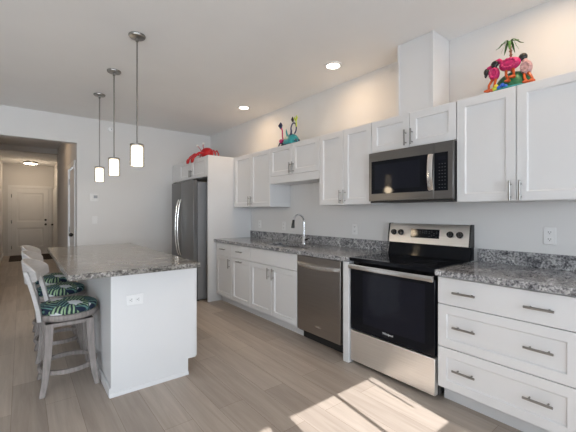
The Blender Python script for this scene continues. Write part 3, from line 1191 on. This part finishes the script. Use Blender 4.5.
MB().tube([(1.136, YF - 0.0005, 2.635), (1.136, YF - 0.025, 2.635), (1.136, YF - 0.035, 2.635)], [0.045, 0.045, 0.03], 20).build('housing', M['plastic'], r)
MB().cyl((1.136, YF - 0.0345, 2.635), (1.136, YF - 0.038, 2.635), 0.008, n=10).build('sensor', M['faint_mark'], r)


# ------------------------------------------------------------------ lamps
def pendant(x, y, ztop, label):
    root = thing('pendant_lamp', label, 'pendant lamp', (x, y, HC), 'pendant lamps over the island')
    MB().lathe([(0.066, HC - 0.0005), (0.066, HC - 0.010), (0.060, HC - 0.018), (0.020, HC - 0.024)], (x, y, 0)).build('canopy', M['nickel'], root)
    MB().lathe([(0.012, HC - 0.024), (0.012, HC - 0.05), (0.0065, HC - 0.055), (0.0065, ztop + 0.01)], (x, y, 0), 12).build('rod', M['nickel'], root)
    MB().lathe([(0.012, ztop + 0.022), (0.046, ztop + 0.018), (0.055, ztop + 0.012), (0.055, ztop)], (x, y, 0)).build('cap', M['nickel'], root)
    zb = ztop - 0.165
    mb = MB()
    mb.lathe([(0.056, ztop - 0.001), (0.0575, zb), (0.0550, zb), (0.0535, ztop - 0.001), (0.056, ztop - 0.001)], (x, y, 0), 28, False)
    mb.build('glass_shade', M['shade_glass'], root)
    mb = MB()
    mb.lathe([(0.040, ztop - 0.002), (0.045, ztop - 0.012), (0.045, zb + 0.006), (0.040, zb + 0.003)], (x, y, 0), 28, True)
    mb.build('opal_shade', M['opal'], root)
    ld = bpy.data.lights.new('pendant_glow', 'POINT')
    ld.energy = 3.0
    ld.color = (1.0, 0.80, 0.56)
    ld.shadow_soft_size = 0.05
    lo = bpy.data.objects.new('pendant_glow', ld)
    COL.objects.link(lo)
    lo.parent = root
    lo.location = (0, 0, zb - HC - 0.06)
    return root


pendant(0.753, 2.968, 1.852, 'pendant lamp with opal glass cylinder hanging over the near end of the island')
pendant(0.755, 3.861, 1.852, 'pendant lamp with opal glass cylinder hanging over the middle of the island')
pendant(0.764, 4.743, 1.852, 'pendant lamp with opal glass cylinder hanging over the far end of the island')


def can(x, y, label):
    root = thing('recessed_light', label, 'ceiling light', (x, y, HC), 'recessed ceiling lights')
    MB().lathe([(0.092, HC - 0.0005), (0.090, HC - 0.006), (0.066, HC - 0.009), (0.064, HC - 0.003), (0.064, HC - 0.0005)], (x, y, 0), 32, False).build('trim_ring', M['trim'], root)
    MB().lathe([(0.0635, HC - 0.0005), (0.0635, HC - 0.004), (0.05, HC - 0.0055)], (x, y, 0), 28).build('diffuser', M['bulb'], root)
    ld = bpy.data.lights.new('recessed_glow', 'AREA')
    ld.shape = 'DISK'
    ld.size = 0.11
    ld.energy = 2.5
    ld.color = (1.0, 0.66, 0.36)
    lo = bpy.data.objects.new('recessed_glow', ld)
    COL.objects.link(lo)
    lo.parent = root
    lo.location = (0, 0, -0.02)
    return root


can(2.44, 2.36, 'round lit recessed light in the ceiling near the vent shaft')
can(2.44, 4.08, 'round lit recessed light in the ceiling toward the fridge')
can(2.44, 0.64, 'added unseen recessed ceiling light above the three-drawer cabinet')  # added out of view to warm the upper right wall
can(0.12, 7.3, 'added unseen recessed light in the hall ceiling behind the header')  # added lamp, hidden by the header, to light the hall's right wall

r = thing('hall_light', 'round flush ceiling light glowing in the hall before the front door', 'ceiling light', (0.215, 12.2, HC))
MB().lathe([(0.17, HC - 0.0005), (0.17, HC - 0.06), (0.158, HC - 0.066), (0.153, HC - 0.05)], (0.215, 12.2, 0), 32, False).build('rim', M['nickel'], r)
MB().lathe([(0.152, HC - 0.05), (0.148, HC - 0.07), (0.11, HC - 0.082), (0.02, HC - 0.09)], (0.215, 12.2, 0), 32).build('diffuser', M['hall_bulb'], r)
ld = bpy.data.lights.new('hall_glow', 'POINT')
ld.energy = 5
ld.color = (1.0, 0.78, 0.55)
ld.shadow_soft_size = 0.15
lo = bpy.data.objects.new('hall_glow', ld)
COL.objects.link(lo)
lo.parent = r
lo.location = (0, 0, -0.20)


# ------------------------------------------------------------------ stools
def stool(x, y, swivel, label):
    root = thing('counter_stool', label, 'stool', (x, y, 0), 'counter stools at the island')
    c = Vector((x, y, 0))
    R = Matrix.Rotation(radians(swivel), 3, 'Z')
    def P(a, b_, z):
        return c + R @ Vector((a, b_, z))
    # legs: square sabre legs, standing square to the island
    for sx in (-1, 1):
        for sy in (-1, 1):
            rr = []
            for z, off, w in ((0.500, 0.125, 0.026), (0.40, 0.130, 0.025), (0.28, 0.136, 0.024), (0.16, 0.146, 0.022), (0.08, 0.156, 0.020), (0.03, 0.166, 0.019), (0.0, 0.172, 0.018)):
                cx, cy = x + sx * off, y + sy * off
                rr.append([(cx - w, cy - w, z), (cx + w, cy - w, z), (cx + w, cy + w, z), (cx - w, cy + w, z)])
            MB().rings(rr, True, True, False).build('leg', M['stool_wood'], root, bevel=0.004)
    # foot ring: four bowed rails
    mb = MB()
    o_ = 0.146
    rail = []
    for q in range(4):
        for k in range(10):
            t = k / 10
            a = pi / 4 + q * pi / 2 + t * pi / 2
            rad = 0.182
            rail.append((x + rad * cos(a), y + rad * sin(a), 0.148))
    rr = []
    for p in rail:
        d = (Vector(p) - Vector((x, y, 0.148))).normalized()
        d.z = 0
        p = Vector(p)
        rr.append([p - d * 0.011 + Vector((0, 0, -0.016)), p + d * 0.011 + Vector((0, 0, -0.016)), p + d * 0.011 + Vector((0, 0, 0.016)), p - d * 0.011 + Vector((0, 0, 0.016))])
    mb.rings(rr, False, True, False, True)
    mb.build('foot_ring', M['stool_wood'], root, bevel=0.003)
    # apron under the seat and swivel
    mb = MB()
    mb.box(x - 0.150, x + 0.150, y - 0.150, y + 0.150, 0.470, 0.500, 0.004)
    mb.build('apron', M['stool_wood'], root)
    MB().lathe([(0.12, 0.500), (0.12, 0.512)], (x, y, 0), 24).build('swivel_plate', M['black_matte'], root)
    MB().lathe([(0.175, 0.512), (0.194, 0.516), (0.202, 0.528), (0.202, 0.548), (0.196, 0.558), (0.175, 0.560)], (x, y, 0), 40).build('seat', M['stool_wood'], root)
    ck = MB()
    ck.lathe([(0.188, 0.5605), (0.197, 0.572), (0.198, 0.588), (0.188, 0.606), (0.160, 0.620), (0.12, 0.630), (0.05, 0.634), (0.005, 0.635)], (x, y, 0), 40)
    ck.build('cushion', M['leaf'], root)
    # back posts, fixed to the outside of the curved rail
    for s in (-1, 1):
        rr = []
        for z, a, b_ in ((0.520, -0.150, 0.148), (0.60, -0.160, 0.149), (0.72, -0.186, 0.151), (0.82, -0.212, 0.153), (0.885, -0.232, 0.154)):
            w, h = 0.014, 0.021
            ce = (a, s * b_)
            rr.append([P(ce[0] - w, ce[1] - h, z), P(ce[0] + w, ce[1] - h, z), P(ce[0] + w, ce[1] + h, z), P(ce[0] - w, ce[1] + h, z)])
        MB().rings(rr, True, True, False).build('back_post', M['stool_white'], root, bevel=0.004)
    # curved top rail
    rr = []
    n = 24
    for k in range(n + 1):
        t = -1 + 2 * k / n
        a = t * radians(60)
        rad = 0.200
        cxl = -0.050
        h = 0.088 * math.sqrt(1 - 0.90 * t * t)
        zc = 0.868 - 0.015 * t * t
        ring = []
        for dz, dr in ((-h, 0.0), (-h, 0.018), (h, 0.038), (h + 0.004, 0.030), (h, 0.020)):
            q = rad + dr
            ring.append(P(cxl - q * cos(a), q * sin(a), zc + dz))
        rr.append(ring)
    MB().rings(rr, True, True, False).build('backrest', M['stool_white'], root, bevel=0.004)
    return root


stool(0.286, 3.105, -13, 'weathered wood stool with leaf-print seat at the near end of the island')
stool(0.286, 3.800, -11, 'weathered wood swivel stool with leaf-print seat between the other two stools')
stool(0.286, 4.440, -13, 'weathered wood swivel stool with leaf-print seat farthest along the island, nearest the front door')

# ------------------------------------------------------------------ painted metal ornaments on the cabinets
# red crab over the fridge
ZC = 2.1385
r = thing('crab_ornament', 'shiny red crab ornament on the cabinet over the fridge', 'ornament', (2.30, 4.97, ZC))
def dome(mb, c, rx, ry, rz, n=22, m=7, base=0.0):
    rr = []
    for i in range(m + 1):
        a = pi / 2 * (i / m) * 0.98
        rr.append([(c[0] + rx * cos(a) * cos(2 * pi * k / n), c[1] + ry * cos(a) * sin(2 * pi * k / n), c[2] + base + rz * sin(a)) for k in range(n)])
    mb.rings(rr)
dy = 4.97
mb = MB()
mb.ball((2.30, dy, ZC + 0.095), (0.095, 0.14, 0.088), 24, 12)
mb.build('shell', M['red'], r)
for s in (-1, 1):
    mb = MB()
    mb.tube([(2.225, dy + s * 0.05, ZC + 0.13), (2.20, dy + s * 0.075, ZC + 0.19), (2.19, dy + s * 0.11, ZC + 0.21)], 0.005, 8)
    st = mb.build('eye_stalk', M['red'], r)
    MB().ball((2.19, dy + s * 0.112, ZC + 0.22), 0.018).build('eye', M['eye_white'], st)
    # claw arm reaching over the front edge
    mb = MB()
    y0 = dy + s * 0.09 + 0.03
    mb.tube([(2.23, y0, ZC + 0.08), (2.16, y0 + 0.03, ZC + 0.085), (2.105, y0 + 0.06, ZC + 0.035), (2.08, y0 + 0.075, ZC - 0.005)], [0.014, 0.018, 0.020, 0.014], 10)
    arm = mb.build('claw_arm', M['red'], r)
    mb = MB()
    mb.tube([(2.08, y0 + 0.075, ZC + 0.0), (2.072, y0 + 0.10, ZC - 0.03), (2.07, y0 + 0.13, ZC - 0.07)], [0.018, 0.024, 0.003], 10)
    mb.tube([(2.08, y0 + 0.065, ZC + 0.0), (2.070, y0 + 0.06, ZC - 0.04), (2.068, y0 + 0.075, ZC - 0.075)], [0.014, 0.014, 0.003], 10)
    mb.build('pincer', M['red'], arm)
    for k in range(3):
        mb = MB()
        xx = 2.27 + 0.05 * k
        yy = dy + s * 0.12
        mb.tube([(xx, yy, ZC + 0.09), (xx + 0.01, yy + s * 0.06, ZC + 0.12), (xx + 0.015, yy + s * 0.11, ZC + 0.06), (xx + 0.01, yy + s * 0.13, ZC + 0.003)], [0.010, 0.010, 0.008, 0.004], 8)
        mb.build('leg', M['red'], r)

# teal crab over the sink
ZU = TOPU + 0.0006
r = thing('crab_ornament', 'teal crab ornament with raised claws on the cabinet over the sink', 'ornament', (2.63, 3.265, ZU))
mb = MB()
dome(mb, (2.63, 3.265, ZU), 0.075, 0.145, 0.135, base=0.012)
mb.build('shell', M['teal'], r)
mb = MB()
mb.lathe([(0.05, ZU), (0.095, ZU + 0.004), (0.05, ZU + 0.012)], (2.60, 3.285, 0), 24)
mb.build('base', M['navy'], r)
for s in (-1, 1):
    mb = MB()
    mb.tube([(2.60, 3.265 + s * 0.035, ZU + 0.12), (2.595, 3.265 + s * 0.048, ZU + 0.17), (2.59, 3.265 + s * 0.05, ZU + 0.21)], [0.013, 0.010, 0.004], 8)
    mb.build('eye_stalk', M['teal'] if s > 0 else M['navy'], r)
# left arm with a small scalloped claw
mb = MB()
mb.tube([(2.60, 3.375, ZU + 0.05), (2.59, 3.390, ZU + 0.13), (2.585, 3.385, ZU + 0.20), (2.585, 3.400, ZU + 0.235)], 0.008, 8)
arm = mb.build('claw_arm', M['pink'], r)
mb = MB()
mb.tube([(2.585, 3.415, ZU + 0.235), (2.585, 3.440, ZU + 0.275), (2.585, 3.425, ZU + 0.315)], [0.012, 0.022, 0.003], 10)
mb.tube([(2.585, 3.405, ZU + 0.24), (2.585, 3.397, ZU + 0.275), (2.585, 3.415, ZU + 0.312)], [0.010, 0.012, 0.003], 10)
mb.build('pincer', M['navy'], arm)
MB().ball((2.575, 3.400, ZU + 0.07), 0.026).build('blossom', M['pink'], r)
# right arm looped up, with lime tip
mb = MB()
lp = []
for k in range(15):
    a = radians(200 - 290 * k / 14)
    lp.append((2.595, 3.173 - 0.052 * cos(a), ZU + 0.19 + 0.068 * sin(a)))
lp = lp + [(2.595, 3.115, ZU + 0.21), (2.59, 3.120, ZU + 0.29)]
mb.tube([(2.60, 3.215, ZU + 0.12)] + lp[:14], 0.008, 8)
arm = mb.build('claw_arm', M['navy'], r)
mb = MB()
mb.tube([(2.595, 3.120, ZU + 0.20), (2.59, 3.117, ZU + 0.25), (2.588, 3.120, ZU + 0.285)], 0.008, 8)
mb.tube([(2.588, 3.120, ZU + 0.28), (2.586, 3.100, ZU + 0.305), (2.586, 3.105, ZU + 0.335)], [0.010, 0.012, 0.003], 8)
mb.tube([(2.588, 3.125, ZU + 0.28), (2.586, 3.145, ZU + 0.305), (2.586, 3.145, ZU + 0.325)], [0.010, 0.010, 0.003], 8)
mb.build('pincer', M['lime'], arm)
mb = MB()
mb.tube([(2.586, 3.175, ZU + 0.272), (2.586, 3.185, ZU + 0.30), (2.586, 3.180, ZU + 0.335)], [0.010, 0.018, 0.003], 8)
mb.build('spur', M['black'], arm)
for s in (-1, 1):
    for k in range(2):
        mb = MB()
        yy = 3.265 + s * 0.12
        mb.tube([(2.59 + 0.05 * k, yy, ZU + 0.04), (2.575 + 0.05 * k, yy + s * 0.04, ZU + 0.045), (2.57 + 0.05 * k, yy + s * 0.065, ZU + 0.004)], [0.010, 0.010, 0.006], 8)
        mb.build('leg', M['navy'], r)

# flamingo island over the right wall cabinet
fx = 2.64
r = thing('flamingo_ornament', 'painted metal ornament of three pink flamingos under a palm on the right wall cabinet', 'ornament', (fx, 0.85, ZU))
mb = MB()
rr = []
for (sc, z) in ((0.96, 0.0), (1.0, 0.006), (0.95, 0.012)):
    rr.append([(fx - 0.005 + 0.105 * sc * cos(2 * pi * k / 28), 0.855 + 0.150 * sc * sin(2 * pi * k / 28), ZU + z) for k in range(28)])
mb.rings(rr)
mb.build('base', M['teal'], r)
mb = MB()
dome(mb, (fx, 0.855, ZU + 0.012), 0.075, 0.118, 0.120)
mb.build('mound', M['green'], r)
mb = MB()
mb.tube([(fx + 0.02, 0.866, ZU + 0.10), (fx + 0.018, 0.874, ZU + 0.20), (fx + 0.02, 0.878, ZU + 0.30), (fx + 0.02, 0.884, ZU + 0.345)], [0.010, 0.008, 0.007, 0.006], 10)
for k in range(8):
    z = ZU + 0.12 + 0.027 * k
    mb.lathe([(0.007, z), (0.0115, z + 0.008), (0.006, z + 0.012)], (fx + 0.019, 0.868 + 0.0016 * k, 0), 10)
pl = mb.build('palm_trunk', M['bark'], r)
tx, ty, tz = fx + 0.02, 0.884, ZU + 0.345
for k in range(10):
    a = 2 * pi * k / 10 + 0.25
    curl = k % 2
    L_ = 0.055 if curl else 0.088
    droop = 0.060 if curl else 0.012
    d = Vector((cos(a) * 0.7, sin(a), 0))
    s_ = Vector((-sin(a), cos(a), 0))
    rr = []
    for q in range(9):
        t = q / 8
        p = Vector((tx, ty, tz)) + d * L_ * t + Vector((0, 0, 0.018 * sin(pi * min(t * 1.3, 1)) - droop * t ** 2.2))
        w = 0.008 * sin(pi * (0.10 + 0.87 * t)) + 0.001
        rr.append([p - s_ * w, p + Vector((0, 0, 0.003)), p + s_ * w, p - Vector((0, 0, 0.0015))])
    MB().rings(rr).build('frond', M['leafgreen'], pl)


def flamingo(body, brad, neck, head, hrad, beak, feet, mt):
    mb = MB()
    mb.ball(body, brad, 18, 11)
    nk = [Vector(p) for p in neck]
    mb.tube(nk, [0.017, 0.013, 0.012][:len(nk)], 10)
    # ruffled tail and breast feathers
    b_ = Vector(body)
    for q in range(14):
        a = 2 * pi * q / 14
        p = b_ + Vector((-brad[0] * 0.75, cos(a) * brad[1] * 0.62, sin(a) * brad[2] * 0.62))
        mb.ball(p, (0.010, 0.012, 0.010), 8, 5)
    bd = mb.build('flamingo_body', mt, r)
    mb = MB()
    h = Vector(head)
    mb.ball(h, hrad, 14, 9)
    mb.tube([h, h + (Vector(beak) - h) * 0.6, Vector(beak)], [hrad[1] * 0.7, hrad[1] * 0.6, 0.004], 8)
    mb.build('head', M['black'], bd)
    for q, f in zip((-1, 1), feet):
        f = Vector(f)
        top = b_ + Vector((-0.004, q * brad[1] * 0.3, -brad[2] * 0.75))
        knee = (top + f) / 2 + Vector((-0.012, q * 0.006, 0))
        mb = MB()
        mb.tube([top, knee, f + Vector((0.004, 0, 0.004))], [0.010, 0.008, 0.008], 8)
        mb.tube([f + Vector((0.006, -0.004, 0.005)), f + Vector((-0.012, 0.004, 0.006)), f + Vector((-0.024, 0.020, 0.004))], [0.009, 0.012, 0.005], 8)
        mb.build('leg', M['orange'], bd)


flamingo((2.585, 0.952, ZU + 0.135), (0.028, 0.033, 0.048), [(2.583, 0.960, ZU + 0.165), (2.58, 0.978, ZU + 0.188), (2.578, 0.994, ZU + 0.180)],
         (2.577, 1.000, ZU + 0.160), (0.016, 0.018, 0.025), (2.572, 1.005, ZU + 0.120), ((2.565, 0.955, ZU + 0.012), (2.562, 0.982, ZU + 0.012)), M['pink'])
flamingo((2.585, 0.858, ZU + 0.172), (0.034, 0.066, 0.044), [(2.58, 0.900, ZU + 0.190), (2.577, 0.922, ZU + 0.218), (2.575, 0.938, ZU + 0.212)],
         (2.574, 0.945, ZU + 0.198), (0.018, 0.026, 0.024), (2.57, 0.950, ZU + 0.160), ((2.575, 0.832, ZU + 0.072), (2.573, 0.858, ZU + 0.050)), M['pink'])
flamingo((2.605, 0.768, ZU + 0.125), (0.030, 0.034, 0.048), [(2.603, 0.772, ZU + 0.160), (2.60, 0.780, ZU + 0.185)],
         (2.60, 0.786, ZU + 0.198), (0.022, 0.026, 0.026), (2.582, 0.800, ZU + 0.180), ((2.572, 0.722, ZU + 0.012), (2.566, 0.752, ZU + 0.012)), M['pale_pink'])
for k, (yy, zz, mk) in enumerate(((0.950, 0.022, 'lime'), (0.932, 0.038, 'yellow'), (0.913, 0.024, 'blue'), (0.893, 0.036, 'blue'), (0.875, 0.024, 'blue'), (0.939, 0.018, 'lime'))):
    MB().ball((2.556, yy, ZU + zz), (0.010, 0.014, 0.013), 10, 6).build('blossom', M[mk], r)
